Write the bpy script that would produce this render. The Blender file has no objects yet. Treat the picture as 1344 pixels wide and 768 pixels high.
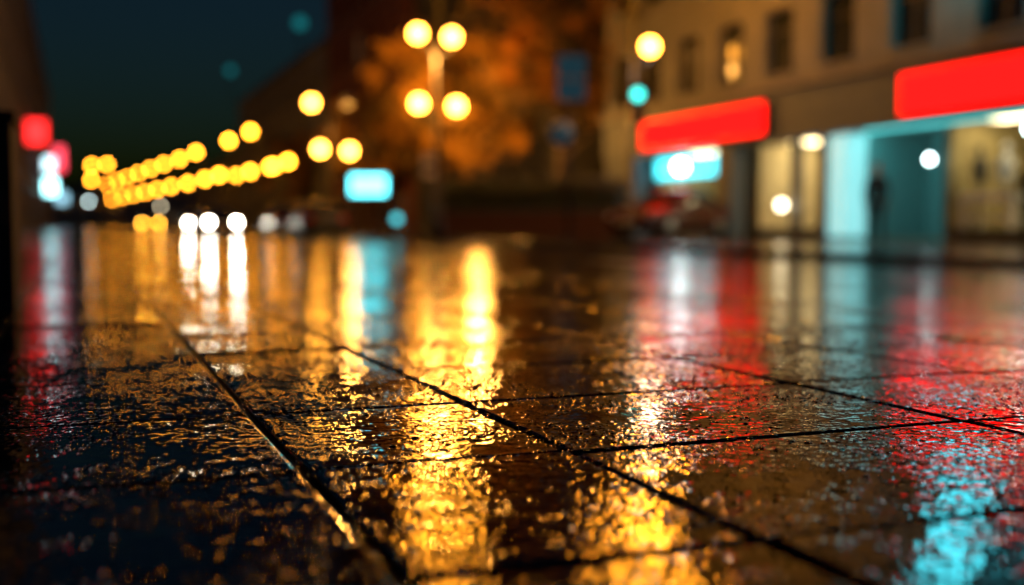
import bpy, bmesh, math, random
from mathutils import Vector, Matrix, noise
random.seed(7)
scene = bpy.context.scene
PSI = math.radians(20.7); C, S = math.cos(PSI), math.sin(PSI)

# ------------------------------------------------------------------ materials
def new_mat(name):
    m = bpy.data.materials.new(name); m.use_nodes = True
    nt = m.node_tree; b = nt.nodes['Principled BSDF']
    return m, nt, b
def mat(name, col, rough=0.6, metal=0.0, var=0.25, scale=3.0, emit=None, es=0.0, bump=0.0):
    m, nt, b = new_mat(name)
    n = nt.nodes.new('ShaderNodeTexNoise'); n.inputs['Scale'].default_value = scale; n.inputs['Detail'].default_value = 5
    tc = nt.nodes.new('ShaderNodeTexCoord'); nt.links.new(tc.outputs['Object'], n.inputs['Vector'])
    r = nt.nodes.new('ShaderNodeValToRGB')
    r.color_ramp.elements[0].position = .3; r.color_ramp.elements[1].position = .7
    r.color_ramp.elements[0].color = (*[c*(1-var) for c in col], 1)
    r.color_ramp.elements[1].color = (*[min(1, c*(1+var)) for c in col], 1)
    nt.links.new(n.outputs['Fac'], r.inputs['Fac']); nt.links.new(r.outputs['Color'], b.inputs['Base Color'])
    b.inputs['Roughness'].default_value = rough; b.inputs['Metallic'].default_value = metal
    if emit:
        b.inputs['Emission Color'].default_value = (*emit, 1); b.inputs['Emission Strength'].default_value = es
    if bump:
        bp = nt.nodes.new('ShaderNodeBump'); bp.inputs['Distance'].default_value = bump
        nt.links.new(n.outputs['Fac'], bp.inputs['Height']); nt.links.new(bp.outputs['Normal'], b.inputs['Normal'])
    return m
def glow(name, col, s):
    m, nt, b = new_mat(name)
    b.inputs['Base Color'].default_value = (col[0]*.15, col[1]*.15, col[2]*.15, 1)
    b.inputs['Roughness'].default_value = .9; b.inputs['Specular IOR Level'].default_value = 0
    b.inputs['Emission Color'].default_value = (*col, 1); b.inputs['Emission Strength'].default_value = s
    return m
def ramp(nt, src, p0, p1, c0, c1):
    r = nt.nodes.new('ShaderNodeValToRGB')
    r.color_ramp.elements[0].position = p0; r.color_ramp.elements[1].position = p1
    r.color_ramp.elements[0].color = (c0, c0, c0, 1) if isinstance(c0, (int, float)) else (*c0, 1)
    r.color_ramp.elements[1].color = (c1, c1, c1, 1) if isinstance(c1, (int, float)) else (*c1, 1)
    nt.links.new(src, r.inputs['Fac']); return r.outputs['Color']
def math_node(nt, op, a, b):
    n = nt.nodes.new('ShaderNodeMath'); n.operation = op
    for i, v in enumerate((a, b)):
        if isinstance(v, (int, float)): n.inputs[i].default_value = v
        else: nt.links.new(v, n.inputs[i])
    return n.outputs[0]

def wet_stone(name, c0, c1, fine=60, dist=.0017, r0=.02, r1=.07, joints=False, beads=.8, midw=.8, midscale=11, m0=.3, detail=2):
    m, nt, b = new_mat(name)
    tc = nt.nodes.new('ShaderNodeTexCoord'); P = tc.outputs['Object']
    def nz(scale, detail=3, rough=.5):
        n = nt.nodes.new('ShaderNodeTexNoise'); n.inputs['Scale'].default_value = scale
        n.inputs['Detail'].default_value = detail; n.inputs['Roughness'].default_value = rough
        nt.links.new(P, n.inputs['Vector']); return n.outputs['Fac']
    big = nz(2.6, 4); mid = nz(midscale, 1); fin = nz(fine, detail, .5)
    v = nt.nodes.new('ShaderNodeTexVoronoi'); v.inputs['Scale'].default_value = fine*1.25; nt.links.new(P, v.inputs['Vector'])
    vs = ramp(nt, v.outputs['Distance'], 0.0, .42, 1.0, 0.0)
    bm_ = ramp(nt, nz(7, 3), .45, .56, 0.0, 1.0)
    mask = ramp(nt, big, .42, .58, m0, 1.0)
    h = math_node(nt, 'MULTIPLY', fin, mask)
    h = math_node(nt, 'ADD', h, math_node(nt, 'MULTIPLY', math_node(nt, 'MULTIPLY', vs, bm_), beads))
    h = math_node(nt, 'ADD', h, math_node(nt, 'MULTIPLY', mid, midw))
    bp = nt.nodes.new('ShaderNodeBump'); bp.inputs['Distance'].default_value = dist
    nt.links.new(h, bp.inputs['Height']); nt.links.new(bp.outputs['Normal'], b.inputs['Normal'])
    col = ramp(nt, nz(5, 6, .65), .3, .7, c0, c1)
    if joints:
        br = nt.nodes.new('ShaderNodeTexBrick'); br.inputs['Scale'].default_value = 1
        br.inputs['Brick Width'].default_value = .8; br.inputs['Row Height'].default_value = .6; br.inputs['Mortar Size'].default_value = .012
        br.inputs['Color1'].default_value = (1, 1, 1, 1); br.inputs['Color2'].default_value = (.7, .7, .7, 1); br.inputs['Mortar'].default_value = (.15, .15, .15, 1)
        nt.links.new(P, br.inputs['Vector'])
        mx = nt.nodes.new('ShaderNodeMixRGB'); mx.blend_type = 'MULTIPLY'; mx.inputs[0].default_value = 1
        nt.links.new(col, mx.inputs[1]); nt.links.new(br.outputs['Color'], mx.inputs[2]); col = mx.outputs[0]
    nt.links.new(col, b.inputs['Base Color'])
    rg = ramp(nt, big, .35, .65, r0, r1)
    nt.links.new(rg, b.inputs['Roughness'])
    b.inputs['IOR'].default_value = 1.45
    return m

M_pave = wet_stone('wet_slate_paver', (.004, .004, .005), (.012, .012, .013), fine=44, dist=.0024, r0=.015, r1=.045, beads=.5, midw=.8, midscale=14, m0=.3, detail=1.5)
M_groove = mat('joint_grit', (.005, .005, .005), .8, var=.4, scale=80, bump=.002)
M_road = wet_stone('wet_asphalt', (.010, .010, .011), (.022, .022, .023), fine=40, dist=.0026, r0=.07, r1=.15, beads=.2)
M_kerb = wet_stone('wet_kerb_granite', (.03, .03, .03), (.06, .055, .05), r0=.08, r1=.2)
M_far = wet_stone('wet_far_pavement', (.02, .02, .021), (.04, .039, .038), fine=40, dist=.002, r0=.1, r1=.18, joints=True, beads=.2)
M_base = mat('ground_soil', (.03, .028, .025), .8, scale=.5)
M_paint = mat('road_paint', (.3, .3, .28), .3, var=.35, scale=8)
M_cream = mat('cream_render', (.20, .205, .215), .9, var=.15, scale=1.2, bump=.01)
M_dim = mat('dark_render', (.05, .047, .045), .85, var=.15, scale=1.2, bump=.01)
M_fascia = mat('fascia_grey', (.07, .09, .115), .6, var=.15)
M_ledge = mat('stone_ledge', (.2, .19, .18), .7)
M_frame = mat('dark_frame', (.03, .03, .035), .35, metal=.3)
M_cab = mat('cabinet_paint', (.012, .012, .014), .8, var=.2)
M_glass = mat('dark_window_glass', (.015, .02, .025), .06)
M_brick = mat('red_brick', (.14, .04, .03), .85, var=.3, scale=2, bump=.01)
M_brickd = mat('dark_brick', (.07, .032, .027), .85, var=.3, scale=6, bump=.01)
M_grey = mat('grey_plaster', (.18, .20, .23), .85, var=.15, scale=.7)
M_lstone = mat('left_stone', (.15, .145, .19), .8, var=.2, scale=.8)
M_roof = mat('roof_dark', (.05, .05, .055), .7)
M_floor = mat('shop_floor', (.3, .26, .2), .3)
M_warmwall = mat('shop_wall_warm', (.6, .5, .3), .8, var=.15)
M_olive = mat('shop_wall_olive', (.32, .26, .12), .8, var=.35, scale=1.6)
M_white = mat('white_surface', (.8, .8, .78), .5, var=.08)
M_cyanwall = mat('pale_cyan_wall', (.30, .38, .38), .6, var=.08)
M_metal = mat('dark_metal', (.035, .035, .037), .5, metal=.4)
M_bark = mat('bark', (.06, .04, .028), .9, var=.4, scale=12, bump=.02)
M_leafA = mat('leaf_amber', (.50, .25, .03), .6, var=.4, scale=1.5)
M_leafB = mat('leaf_olive', (.12, .08, .018), .6, var=.4, scale=1.5)
M_hedge = mat('hedge_leaf', (.02, .035, .018), .7, var=.4)
M_drop = mat('water', (.01, .01, .01), .03, var=.0)
M_tyre = mat('tyre', (.02, .02, .02), .8)
M_rim = mat('rim', (.4, .4, .42), .3, metal=.9)
M_panel = mat('sign_blue', (.05, .14, .22), .4, var=.15, emit=(.05,.2,.28), es=.12)
M_signw = mat('sign_white', (.6, .6, .6), .4, var=.1)
AMB = (1, .33, .016)
G_near = glow('sodium_globe', (1, .37, .035), 48)
G_far = glow('sodium_globe_far', AMB, 45)
G_tall = glow('sodium_globe_tall', AMB, 115)
G_tallb = glow('sodium_globe_column', AMB, 170)
G_red = glow('red_lightbox', (1, .0035, .003), 4.5)
G_redb = glow('red_sign_left', (1, .02, .02), 4)
G_cyan = glow('cyan_lightbox', (.08, .80, .9), 3.2)
G_cyans = glow('cyan_strip', (.12, .85, .85), 1.6)
G_cyanp = glow('cyan_panel', (.12, .85, .85), 5)
G_cyanq = glow('cyan_sign_face', (.06, .60, .72), 8)
G_cool = glow('cool_white_lamp', (.75, 1, 1), 25)
G_warm = glow('warm_panel', (1, .78, .40), 10)
G_cream = glow('cream_bulb', (1, .85, .55), 12)
G_head = glow('headlight', (1, .93, .75), 190)
G_orange = glow('orange_light', (1, .40, .03), 130)
G_tail = glow('tail_light', (1, .12, .01), 4)
G_green = glow('signal_green', (.05, .8, .7), 5)
G_teal = glow('teal_lamp', (.02, .45, .5), .4)
G_winw = glow('lit_window', (1, .6, .25), .12)

# ------------------------------------------------------------------ mesh builder
class MB:
    def __init__(s): s.v = []; s.f = []; s.m = []; s.mats = []; s.sm = []
    def mi(s, m):
        if m not in s.mats: s.mats.append(m)
        return s.mats.index(m)
    def add(s, vs, fs, m, smooth=False, T=None):
        o = len(s.v); k = s.mi(m)
        if T is not None: vs = [T @ Vector(v) for v in vs]
        s.v += [tuple(v) for v in vs]
        for f in fs: s.f.append([i+o for i in f]); s.m.append(k); s.sm.append(smooth)
    def box(s, x0, x1, y0, y1, z0, z1, m, T=None):
        vs = [(x0,y0,z0),(x1,y0,z0),(x1,y1,z0),(x0,y1,z0),(x0,y0,z1),(x1,y0,z1),(x1,y1,z1),(x0,y1,z1)]
        s.add(vs, [(0,3,2,1),(4,5,6,7),(0,1,5,4),(1,2,6,5),(2,3,7,6),(3,0,4,7)], m, T=T)
    def tube(s, pts, rad, m, n=10, T=None, caps=True):
        vs = []; fs = []; pts = [Vector(p) for p in pts]
        for i, p in enumerate(pts):
            t = (pts[min(i+1, len(pts)-1)] - pts[max(i-1, 0)]).normalized()
            a = t.cross(Vector((1, 0, 0)) if abs(t.x) < .8 else Vector((0, 1, 0))).normalized(); b = t.cross(a)
            for k in range(n):
                an = 2*math.pi*k/n; vs.append(p + (a*math.cos(an)+b*math.sin(an))*rad[i])
        for i in range(len(pts)-1):
            for k in range(n):
                fs.append((i*n+k, i*n+(k+1) % n, (i+1)*n+(k+1) % n, (i+1)*n+k))
        if caps: fs.append(tuple(range(n))); fs.append(tuple(range((len(pts)-1)*n, len(pts)*n)))
        s.add(vs, fs, m, True, T)
    def ball(s, c, r, m, nu=14, nv=8, sc=(1,1,1), T=None):
        vs = [(c[0], c[1], c[2]-r*sc[2])]; fs = []
        for j in range(1, nv):
            ph = -math.pi/2+math.pi*j/nv
            for i in range(nu):
                th = 2*math.pi*i/nu
                vs.append((c[0]+r*sc[0]*math.cos(ph)*math.cos(th), c[1]+r*sc[1]*math.cos(ph)*math.sin(th), c[2]+r*sc[2]*math.sin(ph)))
        vs.append((c[0], c[1], c[2]+r*sc[2])); L = len(vs)-1
        for i in range(nu):
            fs.append((0, 1+(i+1) % nu, 1+i)); fs.append((L, L-nu+i, L-nu+(i+1) % nu))
        for j in range(nv-2):
            for i in range(nu):
                a = 1+j*nu; fs.append((a+i, a+(i+1) % nu, a+nu+(i+1) % nu, a+nu+i))
        s.add(vs, fs, m, True, T)
    def obj(s, name, parent=None, loc=None, rotz=0, bevel=0):
        me = bpy.data.meshes.new(name); me.from_pydata(s.v, [], s.f); me.update()
        for m in s.mats: me.materials.append(m)
        me.polygons.foreach_set('material_index', s.m); me.polygons.foreach_set('use_smooth', s.sm)
        bm = bmesh.new(); bm.from_mesh(me); bmesh.ops.recalc_face_normals(bm, faces=bm.faces) if len(bm.faces) < 30000 else None
        bm.to_mesh(me); bm.free()
        o = bpy.data.objects.new(name, me); scene.collection.objects.link(o)
        if parent: o.parent = parent
        if loc: o.location = loc
        o.rotation_euler[2] = rotz
        if bevel:
            md = o.modifiers.new('bevel', 'BEVEL'); md.width = bevel; md.segments = 2; md.limit_method = 'ANGLE'
        return o
def empty(name, loc=(0,0,0), rotz=0):
    e = bpy.data.objects.new(name, None); e.location = loc; e.rotation_euler[2] = rotz
    e.empty_display_size = .3; scene.collection.objects.link(e); return e
def site(u, d, z=0):   # metres right / forward of the survey point -> street coordinates
    return Vector((u*C + d*S, -u*S + d*C, z))

# ------------------------------------------------------------------ ground
b = MB(); b.add([(-900,-900,-.16),(900,-900,-.16),(900,900,-.16),(-900,900,-.16)], [(0,1,2,3)], M_base); b.obj('ground')
KX = 3.35
# pavers
b = MB()
cols = [-3.0,-2.4,-1.6,-.95,-.27,.34,.81,1.68,2.27,2.87,KX]
ys = [-2.4+.61*i for i in range(0, 110)]
g = .0082; bv = .006
for ci in range(len(cols)-1):
    for ri in range(len(ys)-1):
        x0, x1 = cols[ci]+g, cols[ci+1]-g; y0, y1 = ys[ri]+g-.02, ys[ri+1]-g-.02
        tx, ty = random.gauss(0, .003), random.gauss(0, .003); dz = random.gauss(0, .0010)
        cx, cy = (x0+x1)/2, (y0+y1)/2
        def zz(x, y): return dz+tx*(x-cx)+ty*(y-cy)
        rings = []
        for ins, dd in ((0, -.03), (0, -bv), (bv*.35, -bv*.3), (bv*1.2, 0)):
            rings.append([(x, y, zz(x, y)+dd) for x, y in ((x0+ins,y0+ins),(x1-ins,y0+ins),(x1-ins,y1-ins),(x0+ins,y1-ins))])
        vs = sum(rings, []); fs = []
        for r in range(3):
            for k in range(4): fs.append((r*4+k, r*4+(k+1) % 4, r*4+4+(k+1) % 4, r*4+4+k))
        fs.append((12, 13, 14, 15)); b.add(vs, fs, M_pave)
b.obj('paving')
b = MB(); b.box(-3.0, KX, -3, 66, -.1, -.016, M_groove); b.obj('paving_bed')
b = MB()
y = -3.0
while y < 240:
    b.box(KX+.004, KX+.15, y+.004, y+.996, -.15, 0.0, M_kerb)
    b.box(10.2, 10.35, y+.004, y+.996, -.15, .0, M_kerb); y += 1
b.obj('kerb', bevel=.008)
b = MB(); b.add([(KX+.14,-30,-.1),(10.21,-30,-.1),(10.21,260,-.1),(KX+.14,260,-.1)], [(0,1,2,3)], M_road); b.obj('road')
b = MB()
y = -6
while y < 200:
    b.add([(6.75,y,-.096),(6.87,y,-.096),(6.87,y+3,-.096),(6.75,y+3,-.096)], [(0,1,2,3)], M_paint); y += 9
b.obj('road_marking')
b = MB(); b.box(10.354, 40, -20, 240, -.15, -.002, M_far); b.obj('far_pavement')
b = MB(); b.box(-3.0, KX, 66.01, 240, -.15, -.002, M_far); b.obj('near_pavement')

# water droplets: low, wide beads of water standing on the stone
b = MB(); cnt = 0
prof = ((1.0, 0), (.82, .33), (.55, .7), (.25, .94))
while cnt < 15000:
    x = random.uniform(-.6, 2.8); yy = random.uniform(.7, 4.0)
    if x > .55*yy+1.0: continue
    nval = noise.noise(Vector((x*3, yy*3, 0)))+.6*noise.noise(Vector((x*11, yy*11, 5)))
    if nval < random.uniform(-.35, .45): continue
    r = random.choice((.0014, .002, .0028, .0036, .0046, .006)) * random.uniform(.8, 1.2)
    ex = random.uniform(.8, 1.3); vs = []; fs = []
    hk = random.uniform(.10, .34)
    for (q, hh) in prof:
        for k in range(8):
            a = k*math.pi/4; vs.append((x+q*r*ex*math.cos(a), yy+q*r*math.sin(a), hh*r*hk+.0006))
    vs.append((x, yy, r*hk+.0006))
    for j in range(3):
        for k in range(8): fs.append((j*8+k, j*8+(k+1) % 8, j*8+8+(k+1) % 8, j*8+8+k))
    for k in range(8): fs.append((24+k, 24+(k+1) % 8, 32))
    b.add(vs, fs, M_drop, True); cnt += 1
b.obj('water_droplets')

# ------------------------------------------------------------------ buildings
def facade(bw, bg, X, sgn, y0, y1, z0, z1, rows, wins, mw, lit=.0, mg=M_glass, sill=True):
    """wall slab on plane X (outer face), thickness 0.35 towards sgn, with real openings"""
    t = .35*sgn; xa, xb = min(X, X+t), max(X, X+t); z = z0
    for (za, zb) in rows:
        bw.box(xa, xb, y0, y1, z, za, mw)
        yy = y0
        for (ya, yb) in wins:
            bw.box(xa, xb, yy, ya, za, zb, mw); yy = yb
            xg = X+.22*sgn
            bg.box(min(xg, xg+.03*sgn), max(xg, xg+.03*sgn), ya, yb, za, zb, G_winw if random.random() < lit else mg)
            f = X+.17*sgn; f0, f1 = min(f, f+.045*sgn), max(f, f+.045*sgn); ym = (ya+yb)/2
            bg.box(f0, f1, ym-.035, ym+.035, za, zb, M_frame)
            zt = za+(zb-za)*.68
            bg.box(f0, f1, ya, ym-.035, zt-.03, zt+.03, M_frame); bg.box(f0, f1, ym+.035, yb, zt-.03, zt+.03, M_frame)
            if sill:
                s0 = X-.09*sgn; bg.box(min(s0, X-.003*sgn), max(s0, X-.003*sgn), ya-.08, yb+.08, za-.09, za-.003, M_ledge)
        bw.box(xa, xb, yy, y1, za, zb, mw); z = zb
    bw.box(xa, xb, y0, y1, z, z1, mw)
def block(name, X, sgn, y0, y1, h, mw, nfl, wpitch=2.8, base=3.6, lit=.03, depth=11):
    e = empty(name, (0, 0, 0)); bw, bg = MB(), MB()
    fh = (h-base-.5)/nfl; rows = [(.5, 2.9)]+[(base+.7+fh*i, base+.7+fh*i+fh*.55) for i in range(nfl)]
    n = int((y1-y0)/wpitch); off = ((y1-y0)-n*wpitch)/2
    wins = [(y0+off+wpitch*i+.75, y0+off+wpitch*i+wpitch-.75) for i in range(n)]
    facade(bw, bg, X, sgn, y0, y1, 0, h, rows, wins, mw, lit)
    xi = X+.36*sgn; xo = X+depth*sgn
    bw.box(min(xi, xo), max(xi, xo), y0+.005, y1-.005, 0, h-.01, mw)
    bw.obj('walls', e); bg.obj('windows', e)
    br = MB(); xs = sorted((X-.25*sgn, xo+.02*sgn)); br.box(xs[0], xs[1], y0, y1, h+.003, h+.3, M_roof)
    xr = sorted((X+1.2*sgn, xo-1*sgn)); br.box(xr[0], xr[1], y0+1, y1-1, h+.303, h+1.5, M_roof); br.obj('roof', e)
    bd = MB(); dx = sorted((X-.02*sgn, X-.07*sgn)); ym = y0+off+.3
    bd.box(dx[0], dx[1], ym-.25, ym+.75, 0, 2.2, M_frame); bd.obj('door', e)
    return e

block('dark_terrace_building', 19, 1, 45, 66.5, 14.5, M_dim, 3, lit=0)
block('brick_tower_building', 18.6, 1, 66.8, 90, 26, M_brick, 6)
block('grey_terrace_building', 18.6, 1, 90.3, 142, 14.6, M_grey, 3, lit=.05)
block('low_terrace_building', 18.6, 1, 142.5, 200, 8.5, M_grey, 1)
block('stone_terrace_building', -3.02, -1, 12, 88, 18, M_lstone, 4, lit=.02)
block('stone_corner_building', -3.02, -1, 88.5, 165, 16.5, M_lstone, 4, lit=.03)
# distant row
e = empty('distant_town_building')
bw = MB(); bg = MB(); x = -60
while x < 60:
    w = random.uniform(9, 16); h = random.uniform(5.5, 9)
    bw.box(x, x+w-.1, 250, 262, 0, h, M_grey)
    for i in range(int(w/3)):
        for k in range(int(h/3)):
            bg.box(x+1+i*3, x+2.1+i*3, 249.93, 249.99, 1+k*3, 2.4+k*3, G_winw if random.random() < .15 else M_glass)
    bw.add([(x,250,h+.003),(x+w-.1,250,h+.003),(x+w-.1,262,h+.003),(x,262,h+.003),(x,256,h+2),(x+w-.1,256,h+2)], [(0,1,5,4),(2,3,4,5),(0,4,3),(1,2,5)], M_roof)
    x += w
bw.obj('walls', e); bg.obj('windows', e)

# --- shop building (main, right)
e = empty('shop_building'); bw, bg = MB(), MB(); X = 18.0; Y0, Y1 = 6.0, 38.0
wy = [8.2, 10.9, 13.6, 16.3, 19.0, 21.7+.1, 24.5, 27.1, 29.6, 32.1, 34.6, 36.6]
wins = [(w-.68, w+.68) for w in wy]
facade(bw, bg, X, 1, Y0, Y1, 4.25, 15.5, [(4.5, 6.25), (7.7, 9.4), (11, 12.7)], wins, M_cream)
bw.box(18.36, 30, Y0+.01, Y1-.01, 4.26, 15.4, M_cream)
bw.box(17.72, 18.3, Y0, Y1, 4.05, 4.245, M_ledge)      # ledge above fascia
bw.box(17.9, 18.5, Y0, Y1, 2.72, 4.045, M_fascia)        # fascia band
bw.box(18.503, 30, Y0, Y1, 2.9, 4.24, M_fascia)           # floor slab
bw.box(18.5, 30, Y1-.3, Y1, 0, 2.895, M_cream)
bw.box(27, 30, Y0, Y1-.305, 0, 2.895, M_cream)
for (a, c) in ((35.6, 37.9), (29.45, 30.25), (24.8, 25.15), (13.0, 13.5), (Y0, 6.6)):
    bw.box(17.95, 18.5, a, c, 0, 2.715, M_fascia)
bw.obj('walls', e); bg.obj('windows', e)
br = MB(); br.box(17.6, 30.2, Y0-.2, Y1+.2, 15.503, 15.9, M_roof); br.obj('roof', e)
# interiors
bi = MB()
def room(a, c, wall, zc=2.89, back=23.0):
    bi.box(back, back+.1, a, c, .02, zc, wall)
    bi.box(18.9, back-.003, a+.003, a+.1, .02, zc, wall); bi.box(18.9, back-.003, c-.1, c-.003, .02, zc, wall)
    bi.box(18.6, back-.003, a+.103, c-.103, .003, .03, M_floor)
    bi.box(18.6, back-.003, a+.103, c-.103, zc-.03, zc-.003, M_white)
room(30.3, 35.5, M_olive); room(25.2, 29.4, M_warmwall); room(21.5, 24.75, M_cyanwall, back=21.0); room(13.55, 21.45, M_olive)
bi.obj('shop_interiors', e)
bl = MB()
for (a, c) in ((31, 32.5), (33.3, 34.8)): bl.box(19.6, 20.3, a, c, 2.78, 2.84, G_warm)
for (a, c) in ((25.7, 26.9), (27.6, 28.9)): bl.box(19.6, 20.6, a, c, 2.78, 2.84, G_warm)
for (a, c) in ((14.5, 15.5), (17, 18), (19.4, 20.9)): bl.box(19.1, 20.0, a, c, 2.78, 2.84, G_warm)
bl.box(18.75, 19.1, 21.8, 24.5, 2.78, 2.84, G_cyanp)
bl.box(18.2, 18.3, 13.6, 23.6, 2.66, 2.715, G_cyans)    # cyan strip under the fascia
bl.box(18.62, 18.68, 30.4, 35.3, 1.95, 2.6, G_cyan)      # cyan transom lightbox
bl.box(17.98, 18.6, 24.05, 24.75, .1, 2.65, mat('lit_cyan_column', (.5,.75,.75), .4, emit=(.30,.80,.83), es=.9))
bl.ball((18.45, 33.3, 2.28), .2, G_cool)
bl.ball((18.5, 25.45, 2.22), .17, G_cool); bl.ball((18.5, 27.6, .95), .12, G_cream)
bl.ball((18.6, 21.75, 1.92), .07, G_cool); bl.ball((18.2, 18.35, 2.35), .08, G_cool)
bl.obj('shop_lights', e)
bf = MB()   # shopfront glazing bars and stall risers
def bars(a, c, n, x=18.72, z1=2.7):
    bf.box(x, x+.07, a, c, .03, .3, M_frame); bf.box(x, x+.07, a, c, z1, z1+.15, M_frame)
    for i in range(n+1):
        yy = a+(c-a)*i/n; bf.box(x+.004, x+.066, yy-.035, yy+.035, .303, z1-.003, M_frame)
bars(30.4, 35.4, 3); bars(25.3, 29.3, 2); bars(13.6, 21.35, 3)
bf.box(18.71, 18.80, 27.0, 27.5, .31, 2.69, M_fascia)
bf.box(20.93, 20.99, 22.6, 23.5, .03, 2.3, M_frame); bf.box(20.90, 20.927, 22.7, 23.4, .2, 2.2, M_glass)
bf.obj('shopfront_frames', e)

for (a, c, z0, z1) in ((27.3, 34.7, 2.86, 3.82), (13.2, 21.8, 2.86, 3.86)):
    s = MB(); s.box(17.74, 17.893, a, c, z0, z1, M_frame); s.box(17.70, 17.737, a+.06, c-.06, z0+.05, z1-.05, G_red); s.obj('red_shop_sign', bevel=.01)
# cyan projecting sign on the upper storey
s = MB(); s.box(16.4, 17.7, 18.9, 19.2, 5.45, 7.5, M_frame); s.box(16.45, 17.65, 18.84, 18.896, 5.5, 7.45, G_cyanq); s.box(16.45, 17.65, 19.204, 19.26, 5.5, 7.45, G_cyanp)
s.box(17.703, 18.0, 19.0, 19.1, 6.5, 6.6, M_metal); s.box(17.703, 18.0, 19.0, 19.1, 7.2, 7.3, M_metal); s.obj('cyan_projecting_sign')

# display furniture inside shop C
s = MB(); tx0, tx1, ty0, ty1 = 18.9, 19.5, 19.5, 21.1
s.box(tx0, tx1, ty0, ty1, .93, 1.09, M_white)
for (px, py) in ((tx0+.03, ty0+.03), (tx1-.15, ty0+.03), (tx0+.03, ty1-.15), (tx1-.15, ty1-.15)): s.box(px, px+.12, py, py+.12, .03, .927, M_white)
s.box(tx0+.1, tx1-.1, ty0+.16, ty1-.16, .5, .56, M_white); s.obj('display_table', bevel=.01)
def mannequin_bust(x, y, z, m):
    s = MB(); s.tube([(0,0,0),(0,0,.05),(0,0,.06),(0,0,.25)], [.12,.12,.02,.02], M_metal)
    s.tube([(0,0,.25),(0,0,.35),(0,0,.55),(0,0,.72),(0,0,.8),(0,0,.9)], [.13,.15,.17,.19,.08,.055], m, 14)
    s.ball((0,0,1.0), .095, m, sc=(.85,1,1.2)); s.obj('mannequin_bust', loc=(x, y, z))
mannequin_bust(19.2, 20.8, 1.09, M_dim); mannequin_bust(19.2, 20.0, 1.09, M_white); mannequin_bust(19.6, 16.2, .9, M_white)
s = MB(); s.box(22.9, 22.98, 25.9, 26.9, .8, 2.2, M_frame); s.box(22.86, 22.897, 25.97, 26.83, .87, 2.13, M_white); s.obj('wall_poster')
s = MB()
for k in range(4): s.box(22.4, 22.95, 14.0, 18, .5+.5*k, .54+.5*k, M_white)
for k in range(4):
    for q in range(9): s.box(22.5, 22.8, 14.1+q*.42, 14.1+q*.42+random.uniform(.12,.3), .545+.5*k, .545+.5*k+random.uniform(.15,.35), random.choice((M_white, M_brick, M_panel, M_warmwall)))
s.box(22.4, 22.95, 13.9, 13.997, .03, 2.2, M_white); s.box(22.4, 22.95, 18.003, 18.1, .03, 2.2, M_white); s.obj('shop_shelf')

# left projecting signs
def blade(name, x, y, z, w, h, g):
    s = MB(); s.box(x-w/2, x+w/2, y-.08, y+.08, z-h/2, z+h/2, M_frame); s.box(x-w/2+.04, x+w/2-.04, y-.12, y-.083, z-h/2+.04, z+h/2-.04, g)
    s.box(-3.02, x-w/2-.002, y-.03, y+.03, z-.03, z+.03, M_metal); s.obj(name)
blade('red_blade_sign', -2.35, 84, 6.6, 1.3, 1.6, G_redb)
blade('pink_blade_sign', -1.3, 112, 6.3, .9, 2.2, glow('pink_sign', (1,.06,.10), 3))
blade('white_blade_sign', -2.0, 104, 5.4, .8, 1.2, glow('white_sign', (.6,.9,1), 4))
blade('cyan_blade_sign', -2.0, 108, 3.7, 1.0, 1.4, glow('cyan_sign2', (.4,.95,1), 8))
blade('shop_sign', -1.5, 150, 3.6, 1.2, 1.2, glow('white_sign2', (.4,.8,1), 2))

# ------------------------------------------------------------------ street lamps
def street_lamp(u, d, lamps, zt, g):
    loc = site(u, d, 0); s = MB()
    s.tube([(0,0,0),(0,0,.5),(0,0,.55),(0,0,zt+.3)], [.14,.13,.08,.05], M_metal, 10)
    R = Matrix.Rotation(-PSI, 4, 'Z')
    for (dx, z, r, lit) in lamps:
        s.tube([(0,0,z-.45),(dx*.6,0,z-.5),(dx,0,z-.42),(dx,0,z-r*.9)], [.03,.03,.03,.05], M_metal, 6, T=R)
        s.ball((dx,0,z), r, g if lit else M_signw, 10, 6, T=R)
        s.tube([(dx,0,z+r*.92),(dx,0,z+r*1.2)], [r*.45,.03], M_metal, 8, T=R)
    s.obj('street_lamp', loc=loc)
def ud(x, d): return (x-672)*d/1512
street_lamp(ud(573,42), 42, [(-.65,7.28,.26,1),(.58,7.15,.26,1),(-.62,4.78,.26,1),(.74,4.68,.26,1)], 7.0, G_near)
street_lamp(ud(436,63), 63, [(-1.05,7.0,.3,1),(.9,7.1,.3,0),(-.6,4.5,.3,1),(1.0,4.4,.3,1)], 6.8, G_near)
for (x, d) in ((338,85),(309,94),(265,109),(243,120),(222,130),(204,141),(188,153),(173,166),(159,180),(146,196)):
    street_lamp(ud(x,d), d, [(-.4,7.2,.25,1),(1.3 if d<100 else .4,4.7,.25,1)], 7.2, G_far)
street_lamp(ud(368,80), 80, [(-.6,4.4,.25,1),(.6,4.75,.25,1)], 4.9, G_far)
street_lamp(ud(300,98), 98, [(-.7,4.6,.25,1),(.7,4.55,.25,1)], 4.9, G_far)
street_lamp(ud(133,150), 150, [(-1.0,8.1,.28,1),(1.0,8.2,.28,1),(-1.1,6.2,.28,1)], 8.2, G_far)
# taller lamp, nearer: its heads are above the frame
street_lamp(ud(577,31), 31, [(-.45,8.6,.24,1),(.45,9.1,.24,1)], 8.9, G_tall)

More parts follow.
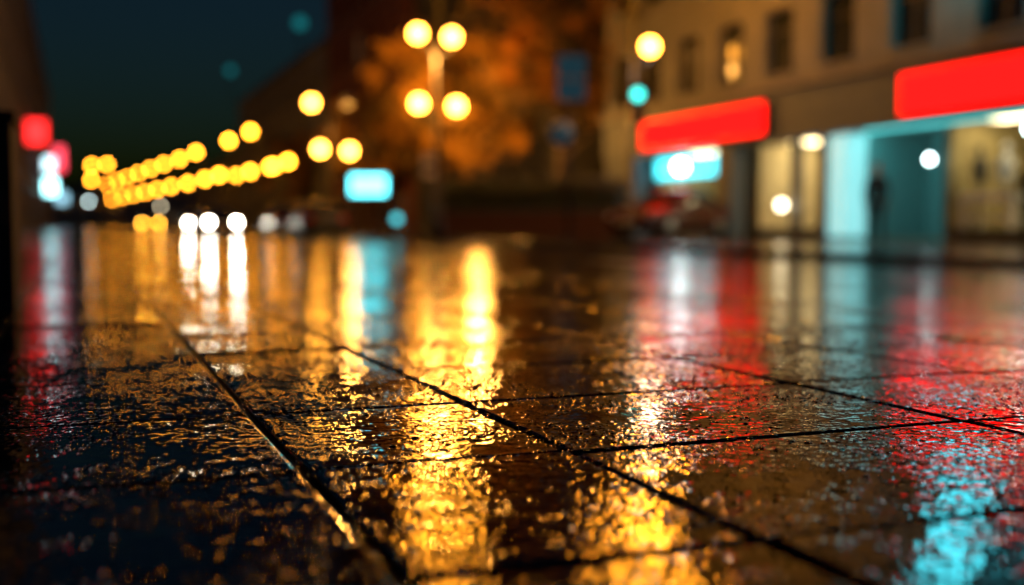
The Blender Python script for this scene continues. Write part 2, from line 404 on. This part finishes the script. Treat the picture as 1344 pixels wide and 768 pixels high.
# traffic light on a lamp column
loc = site(ud(828,30), 30); s = MB(); R = Matrix.Rotation(-PSI, 4, 'Z')
s.tube([(0,0,0),(0,0,.4),(0,0,.42),(0,0,9.2)], [.1,.1,.07,.05], M_metal)
s.tube([(0,0,4.5),(.3,0,4.55),(.46,0,4.7),(.46,0,4.8)], [.03]*4, M_metal, 6, T=R); s.ball((.46,0,4.98), .2, G_near, T=R)
for (dx, z) in ((-.15,9.6),(.95,8.7),(.5,7.9)):
    s.tube([(0,0,z-.5),(dx*.6,0,z-.5),(dx,0,z-.42),(dx,0,z-.2)], [.03,.03,.03,.05], M_metal, 6, T=R); s.ball((dx,0,z), .24, G_tallb, 10, 6, T=R)
s.box(-.05,.29,-.3,-.08,2.95,4.0,M_frame,T=R)
s.tube([(.12,-.31,3.72),(.12,-.36,3.72)],[.13,.13],G_green,14,T=R)
s.tube([(.12,-.31,3.42),(.12,-.34,3.42)],[.11,.11],M_frame,14,T=R); s.tube([(.12,-.31,3.14),(.12,-.34,3.14)],[.11,.11],mat('dim_red',(.3,.02,.02),.4),14,T=R)
s.obj('traffic_light', loc=loc)
# traffic sign post
loc = site(ud(746,30), 30); s = MB()
s.tube([(0,0,0),(0,0,4.9)], [.045,.045], M_metal)
s.tube([(-.2,-.06,2.75),(-.2,-.09,2.75)],[.31,.31],M_signw,24,T=R); s.tube([(-.2,-.092,2.75),(-.2,-.1,2.75)],[.27,.27],M_panel,24,T=R)
s.box(-.3,.42,-.09,-.06,3.6,4.75,M_panel,T=R); s.box(-.26,.38,-.096,-.092,4.1,4.2,M_signw,T=R)
s.obj('traffic_sign', loc=loc)
loc = site(ud(568,38), 38); s = MB(); s.tube([(0,0,0),(0,0,2.7)], [.04,.04], M_metal); s.box(-.33,.33,-.08,-.05,1.95,2.7,M_signw,T=R); s.box(-.27,.27,-.086,-.082,2.2,2.4,M_frame,T=R); s.obj('parking_sign', loc=loc)
# cyan info kiosk
loc = site(ud(485,45), 45); s = MB()
s.box(-.75,.75,-.15,.15,1.5,2.35,M_frame,T=R); s.box(-.69,.69,-.19,-.153,1.56,2.29,glow('kiosk_face',(.12,.85,.95),6.5),T=R); s.tube([(-.6,0,0),(-.6,0,1.497)],[.05,.05],M_metal,T=R); s.tube([(.6,0,0),(.6,0,1.497)],[.05,.05],M_metal,T=R)
s.obj('illuminated_info_sign', loc=loc, bevel=.02)
loc = site(ud(521,44), 44); s = MB(); s.tube([(0,0,0),(0,0,.5)],[.06,.05],M_metal); s.ball((0,0,.62),.16,glow('cyan_bollard',(.08,.65,.75),2.5)); s.obj('bollard_light', loc=loc)
# teal lamps on facades
for (x,d,z) in ((397,88,15.6),(306,136,18.4)):
    p = site(ud(x,d), d, z); s = MB(); s.ball((0,0,0),.45,G_teal); s.tube([(0,0,0),(0,0,-4)],[.06,.06],M_metal,6); s.obj('roof_beacon', loc=p)
# small distant lamps
for (x,d,z,g) in ((118,140,3.2,G_cool),(212,120,2.3,G_cream),(100,150,3.6,G_teal)):
    p = site(ud(x,d), d, 0); s = MB(); s.tube([(0,0,0),(0,0,z-.12)],[.06,.04],M_metal,6); s.ball((0,0,z),.14,g); s.obj('post_light', loc=p)

# utility cabinet at left edge
s = MB(); s.box(-.95,-.26,5.55,6.1,.0,.86,M_cab); s.box(-.97,-.24,5.53,6.12,.863,.9,M_cab); s.box(-.93,-.28,5.535,5.547,.1,.8,M_cab); s.box(-.31,-.29,5.52,5.533,.4,.55,M_metal); s.obj('utility_cabinet', bevel=.012)

# ------------------------------------------------------------------ trees, hedge
def tree(x, y, h, cr, cz, leafs, n_clump=130, seed=1, name='street_tree'):
    rnd = random.Random(seed); e = empty(name, (x, y, 0)); s = MB()
    s.tube([(0,0,0),(.05,0,.3),(.1,.05,cz*.35),(.0,.1,cz*.7),(.1,0,h*.85)], [.3,.22,.18,.13,.04], M_bark, 10)
    tips = []
    for i in range(13):
        a = rnd.uniform(0, 6.28); z0 = rnd.uniform(cz*.32, h*.75); L = cr*rnd.uniform(.6, .95)
        p1 = Vector((math.cos(a)*L*.45, math.sin(a)*L*.45, z0+L*.35)); p2 = Vector((math.cos(a+.2)*L, math.sin(a+.2)*L, z0+L*.65))
        s.tube([(.05,.05,z0), p1, p2], [.09,.05,.015], M_bark, 6); tips += [p1, p2]
        for q in range(2):
            p3 = p1+Vector((rnd.uniform(-1,1), rnd.uniform(-1,1), rnd.uniform(.2,1)))*cr*.35; s.tube([p1, p3], [.035,.01], M_bark, 5); tips.append(p3)
    s.obj('trunk_and_limbs', e)
    for li, lm in enumerate(leafs):
        f = MB()
        for i in range(n_clump//len(leafs)):
            if rnd.random() < .4: c = rnd.choice(tips)
            else:
                while True:
                    c = Vector((rnd.uniform(-1,1), rnd.uniform(-1,1), rnd.uniform(-1,1)))
                    if .35 < c.length < 1: break
                c = Vector((c.x*cr, c.y*cr, cz+c.z*(h-cz)))
            rr = cr*rnd.uniform(.12, .24)
            for k in range(80):
                dv = Vector((rnd.gauss(0,.45), rnd.gauss(0,.45), rnd.gauss(0,.35)))*rr; p = c+dv; sz = rnd.uniform(.08, .15)
                ax = Vector((rnd.uniform(-1,1), rnd.uniform(-1,1), rnd.uniform(-1,1))).normalized(); bx = ax.orthogonal().normalized(); 
                f.add([p-ax*sz, p+bx*sz*.55, p+ax*sz, p-bx*sz*.55], [(0,1,2,3)], lm)
        f.obj('foliage_%d' % (li+1), e)
p = site(ud(592,48), 48); tree(p.x, p.y, 8.6, 3.7, 5.6, (M_leafA, M_leafA, M_leafB), 150, 3)
p = site(ud(735,43), 43); tree(p.x, p.y, 11.5, 3.6, 7.8, (M_leafA, M_leafB), 150, 5)
p = site(ud(480,70), 70); tree(p.x, p.y, 8, 3.2, 5.0, (M_leafB, M_leafA), 90, 8)
p = site(ud(395,98), 98); tree(p.x, p.y, 8, 3.6, 5.0, (M_leafB, M_leafA), 80, 9)
# brick planter with hedge
a = site(ud(580,39), 39); c = site(ud(822,37), 37)
L = (c-a).length; ang = math.atan2(c.y-a.y, c.x-a.x); e = empty('planter_hedge', a, ang)
s = MB(); s.box(0,L,-.5,-.25,0,.85,M_brickd); s.box(0,L,.7,.95,0,.85,M_brickd); s.box(0,.25,-.247,.697,0,.85,M_brickd); s.box(L-.25,L,-.247,.697,0,.85,M_brickd)
s.box(-.04,L+.04,-.54,.99,.853,.93,M_fascia); s.obj('planter', e)
f = MB(); f.box(.2,L-.2,-.3,.75,.935,1.5,M_hedge)
rnd = random.Random(4)
for i in range(9000):
    p = Vector((rnd.uniform(.05,L-.05), rnd.uniform(-.5,.95), rnd.uniform(.95,1.85+.12*math.sin(i)))); sz = rnd.uniform(.03,.08)
    ax = Vector((rnd.uniform(-1,1), rnd.uniform(-1,1), rnd.uniform(-1,1))).normalized(); bx = ax.orthogonal().normalized()
    f.add([p-ax*sz, p+bx*sz*.6, p+ax*sz, p-bx*sz*.6], [(0,1,2,3)], M_hedge)
f.obj('hedge', e)

# ------------------------------------------------------------------ cars  (front faces -Y)
def car(x, y, z, paint, head, tailm, rot=0, name='car'):
    e = empty(name, (x, y, z), rot)
    st = [(-2.1,.62,.30,.55,.56,.60),(-2.02,.78,.24,.66,.70,.72),(-1.5,.86,.2,.78,.84,.80),(-.85,.88,.2,.88,.93,.80),(-.25,.88,.2,.93,1.38,.62),(.35,.88,.2,.94,1.45,.62),(1.0,.88,.2,.94,1.42,.61),(1.5,.87,.2,.95,1.15,.66),(1.85,.84,.24,.92,.96,.74),(2.08,.76,.3,.85,.88,.68)]
    vs = []; n = 12
    for (yy, w, zb, zl, zr, rw) in st:
        half = [(w*.85,zb),(w,zb+.14),(w*1.01,(zb+zl)/2),(w*.97,zl),(rw,zr-.03),(rw*.75,zr)]
        vs += [(q, yy, zz) for q, zz in half]+[(-q, yy, zz) for q, zz in reversed(half)]
    body, glass = [], []
    for i in range(len(st)-1):
        for k in range(n):
            f = (i*n+k, i*n+(k+1) % n, (i+1)*n+(k+1) % n, (i+1)*n+k)
            isg = (k in (3, 7) and 3 <= i <= 6) or (k in (4, 5, 6) and i in (3, 6))
            (glass if isg else body).append(f)
    body.append(tuple(range(n))); body.append(tuple(range((len(st)-1)*n, len(st)*n)))
    s = MB(); s.add(vs, body, paint, True); k = s.mi(M_glass)
    for f in glass: s.f.append(list(f)); s.m.append(k); s.sm.append(True)
    o = s.obj('body', e); md = o.modifiers.new('sub', 'SUBSURF'); md.levels = 1; md.render_levels = 2
    s = MB()
    for wx in (-.8, .8):
        for wyy in (-1.3, 1.3):
            s.tube([(wx-.1,wyy,.31),(wx-.09,wyy,.31),(wx+.09,wyy,.31),(wx+.1,wyy,.31)], [.28,.31,.31,.28], M_tyre, 20)
            sg = 1 if wx > 0 else -1; s.tube([(wx+sg*.1,wyy,.31),(wx+sg*.12,wyy,.31)], [.2,.18], M_rim, 14)
    s.obj('wheels', e)
    s = MB()
    for wx in (-.66, .66):
        s.ball((wx,-2.0,.62), .1, head, 12, 6, sc=(1,.8,.85)); s.box(wx-.13, wx+.13, 2.0, 2.1, .68, .82, tailm)
        s.box(wx*1.44-.07, wx*1.44+.07, -.75, -.62, .92, 1.04, paint)
    s.box(-.35,.35,-2.14,-2.09,.4,.52,M_signw); s.box(-.45,.45,-2.12,-2.08,.55,.62,M_frame); s.obj('lights_and_trim', e)
    return e
P_dark = mat('car_paint_dark', (.02,.022,.03), .2, var=.1); P_red = mat('car_paint_maroon', (.08,.01,.01), .2, var=.1); P_grey = mat('car_paint_grey', (.12,.12,.13), .25, metal=.5, var=.1)
off = mat('lamp_lens_off', (.5,.5,.5), .1); offr = mat('tail_lens_off', (.3,.02,.02), .1)
car(6.8, 60.5, -.1, P_dark, G_head, off); car(7.5, 79.5, -.1, P_grey, G_head, off); car(5.8, 102.6, -.1, P_dark, G_orange, off)
car(15.9, 29.3, 0, P_red, off, G_tail, math.radians(-62), 'parked_car')
car(9.1, 46.5, -.1, P_dark, offr, offr, math.pi, 'parked_car')
car(9.1, 53.5, -.1, P_dark, offr, offr, math.pi, 'parked_car')

# ------------------------------------------------------------------ people
M_coat = mat('dark_coat', (.02,.022,.03), .8); M_trs = mat('trousers', (.025,.03,.045), .8); M_skin = mat('skin', (.45,.28,.2), .5, var=.05); M_hair = mat('hair', (.03,.02,.015), .7)
M_lips = mat('lips',(.35,.12,.1),.5)
def skin_obj(name, pts, edges, rad, m, parent, root=0):
    me = bpy.data.meshes.new(name); me.from_pydata(pts, edges, []); o = bpy.data.objects.new(name, me); scene.collection.objects.link(o); o.parent = parent
    me.materials.append(m); md = o.modifiers.new('skin', 'SKIN'); md.use_smooth_shade = True
    for i, r in enumerate(rad): me.skin_vertices[0].data[i].radius = (r, r) if isinstance(r, float) else r
    me.skin_vertices[0].data[root].use_root = True
    sb = o.modifiers.new('sub', 'SUBSURF'); sb.levels = 1; sb.render_levels = 2; return o
def person(x, y, rot, h=1.76):
    e = empty('pedestrian', (x, y, 0), rot); e.scale = (h/1.76,)*3
    pts = [(0,0,.95),(0,0,1.12),(0,.01,1.3),(0,.01,1.43),(.17,.01,1.42),(.23,.03,1.13),(.22,-.06,.9),(-.17,.01,1.42),(-.24,.02,1.13),(-.25,-.04,.9),(0,0,1.49)]
    skin_obj('coat', pts, [(0,1),(1,2),(2,3),(3,4),(4,5),(5,6),(3,7),(7,8),(8,9),(3,10)], [(.165,.12),(.15,.11),(.17,.12),(.12,.09),.065,.052,.04,.065,.052,.04,.06], M_coat, e)
    pts = [(0,0,.95),(.1,0,.86),(.12,-.05,.5),(.12,.02,.1),(-.1,0,.86),(-.12,.05,.5),(-.13,.14,.1)]
    skin_obj('trousers', pts, [(0,1),(1,2),(2,3),(0,4),(4,5),(5,6)], [.14,.1,.072,.055,.1,.072,.055], M_trs, e)
    s = MB()
    for (fx, fy) in ((.12,.02),(-.13,.14)): s.ball((fx,fy-.07,.05), .1, M_tyre, sc=(.5,1.4,.5)); s.tube([(fx,fy,.03),(fx,fy,.13)],[.05,.055],M_tyre,10)
    s.obj('shoes', e)
    s = MB(); s.tube([(0,.01,1.46),(0,0,1.56)],[.055,.05],M_skin,12); s.ball((0,-.01,1.64),.115,M_skin,20,14,sc=(.7,.85,1.02))
    s.ball((0,-.115,1.63),.02,M_skin,8,6,sc=(.8,1,1.4))
    for q in (-.082,.082): s.ball((q,0,1.635),.028,M_skin,8,6,sc=(.4,.8,1.1))
    for q in (-.032,.032): s.ball((q,-.1,1.65),.011,M_white,8,6); s.ball((q,-.108,1.65),.006,M_hair,6,4)
    s.ball((0,-.1,1.585),.02,M_lips,8,6,sc=(1.2,.5,.35)); s.ball((0,.018,1.675),.118,M_hair,18,12,sc=(.76,.86,.86)); s.obj('head', e)
    for (hx, hy, sg) in ((.22,-.06,1),(-.25,-.04,-1)):
        P = [(hx,hy,.9),(hx,hy-.005,.86),(hx,hy-.01,.82)]; E = [(0,1),(1,2)]; Rr = [(.022,.03),(.018,.038),(.016,.038)]
        for k, (oy, ln) in enumerate(((-.03,.07),(-.011,.08),(.009,.075),(.028,.06))):
            o = len(P); P += [(hx,hy-.01+oy,.80),(hx-sg*.008,hy-.015+oy,.80-ln*.55),(hx-sg*.025,hy-.02+oy,.80-ln)]; E += [(2,o),(o,o+1),(o+1,o+2)]; Rr += [.009,.008,.007]
        o = len(P); P += [(hx-sg*.01,hy-.05,.84),(hx-sg*.02,hy-.06,.80)]; E += [(1,o),(o,o+1)]; Rr += [.011,.009]
        skin_obj('hand', P, E, Rr, M_skin, e)
person(17.4, 22.1, math.radians(-38), 1.82); person(17.3, 17.35, math.radians(-60), 1.72)
person(10.9, 49.5, math.radians(10))

# ------------------------------------------------------------------ lights carried by the lit lamps
def pl(p, e, col=(1,.42,.07), r=.25):
    l = bpy.data.lights.new('lamp_glow', 'POINT'); l.energy = e; l.color = col; l.shadow_soft_size = r
    o = bpy.data.objects.new('lamp_glow', l); o.location = p; scene.collection.objects.link(o)
q = site(ud(573,42), 42); pl((q.x, q.y-.1, 6.5), 1200); pl((q.x+1.6, q.y, 4.0), 1200)
q = site(ud(436,63), 63); pl((q.x+1, q.y, 6.3), 700)
q = site(ud(828,30), 30); pl((q.x+.4, q.y-.3, 4.6), 60, (1,.8,.65))

# ------------------------------------------------------------------ world + moon-level sun
w = bpy.data.worlds.new('World'); scene.world = w; w.use_nodes = True; nt = w.node_tree
bgn = nt.nodes['Background']; sky = nt.nodes.new('ShaderNodeTexSky'); sky.sky_type = 'NISHITA'; sky.sun_disc = False
sky.sun_elevation = math.radians(1); sky.sun_rotation = math.radians(200)
mx = nt.nodes.new('ShaderNodeMixRGB'); mx.blend_type = 'MULTIPLY'; mx.inputs[0].default_value = 1; mx.inputs[2].default_value = (.2, .58, 1.25, 1)
nt.links.new(sky.outputs[0], mx.inputs[1]); nt.links.new(mx.outputs[0], bgn.inputs['Color']); bgn.inputs['Strength'].default_value = .016
sl = bpy.data.lights.new('sun', 'SUN'); sl.energy = .02; sl.angle = math.radians(5); sl.color = (.7,.85,1)
so = bpy.data.objects.new('sun', sl); so.rotation_euler = (math.radians(50), 0, math.radians(20)); scene.collection.objects.link(so)

# ------------------------------------------------------------------ camera
cam = bpy.data.cameras.new('camera'); co = bpy.data.objects.new('camera', cam); scene.collection.objects.link(co)
cam.sensor_width = 36; cam.lens = 1512/1344*36; cam.clip_start = .05; cam.clip_end = 2000
co.location = (0, 0, .4); co.rotation_euler = (math.radians(90-3.37), 0, -PSI)
cam.dof.use_dof = True; cam.dof.focus_distance = 2.3; cam.dof.aperture_fstop = 1.08
scene.camera = co
scene.view_settings.view_transform = 'Standard'; scene.view_settings.look = 'None'; scene.view_settings.exposure = 0
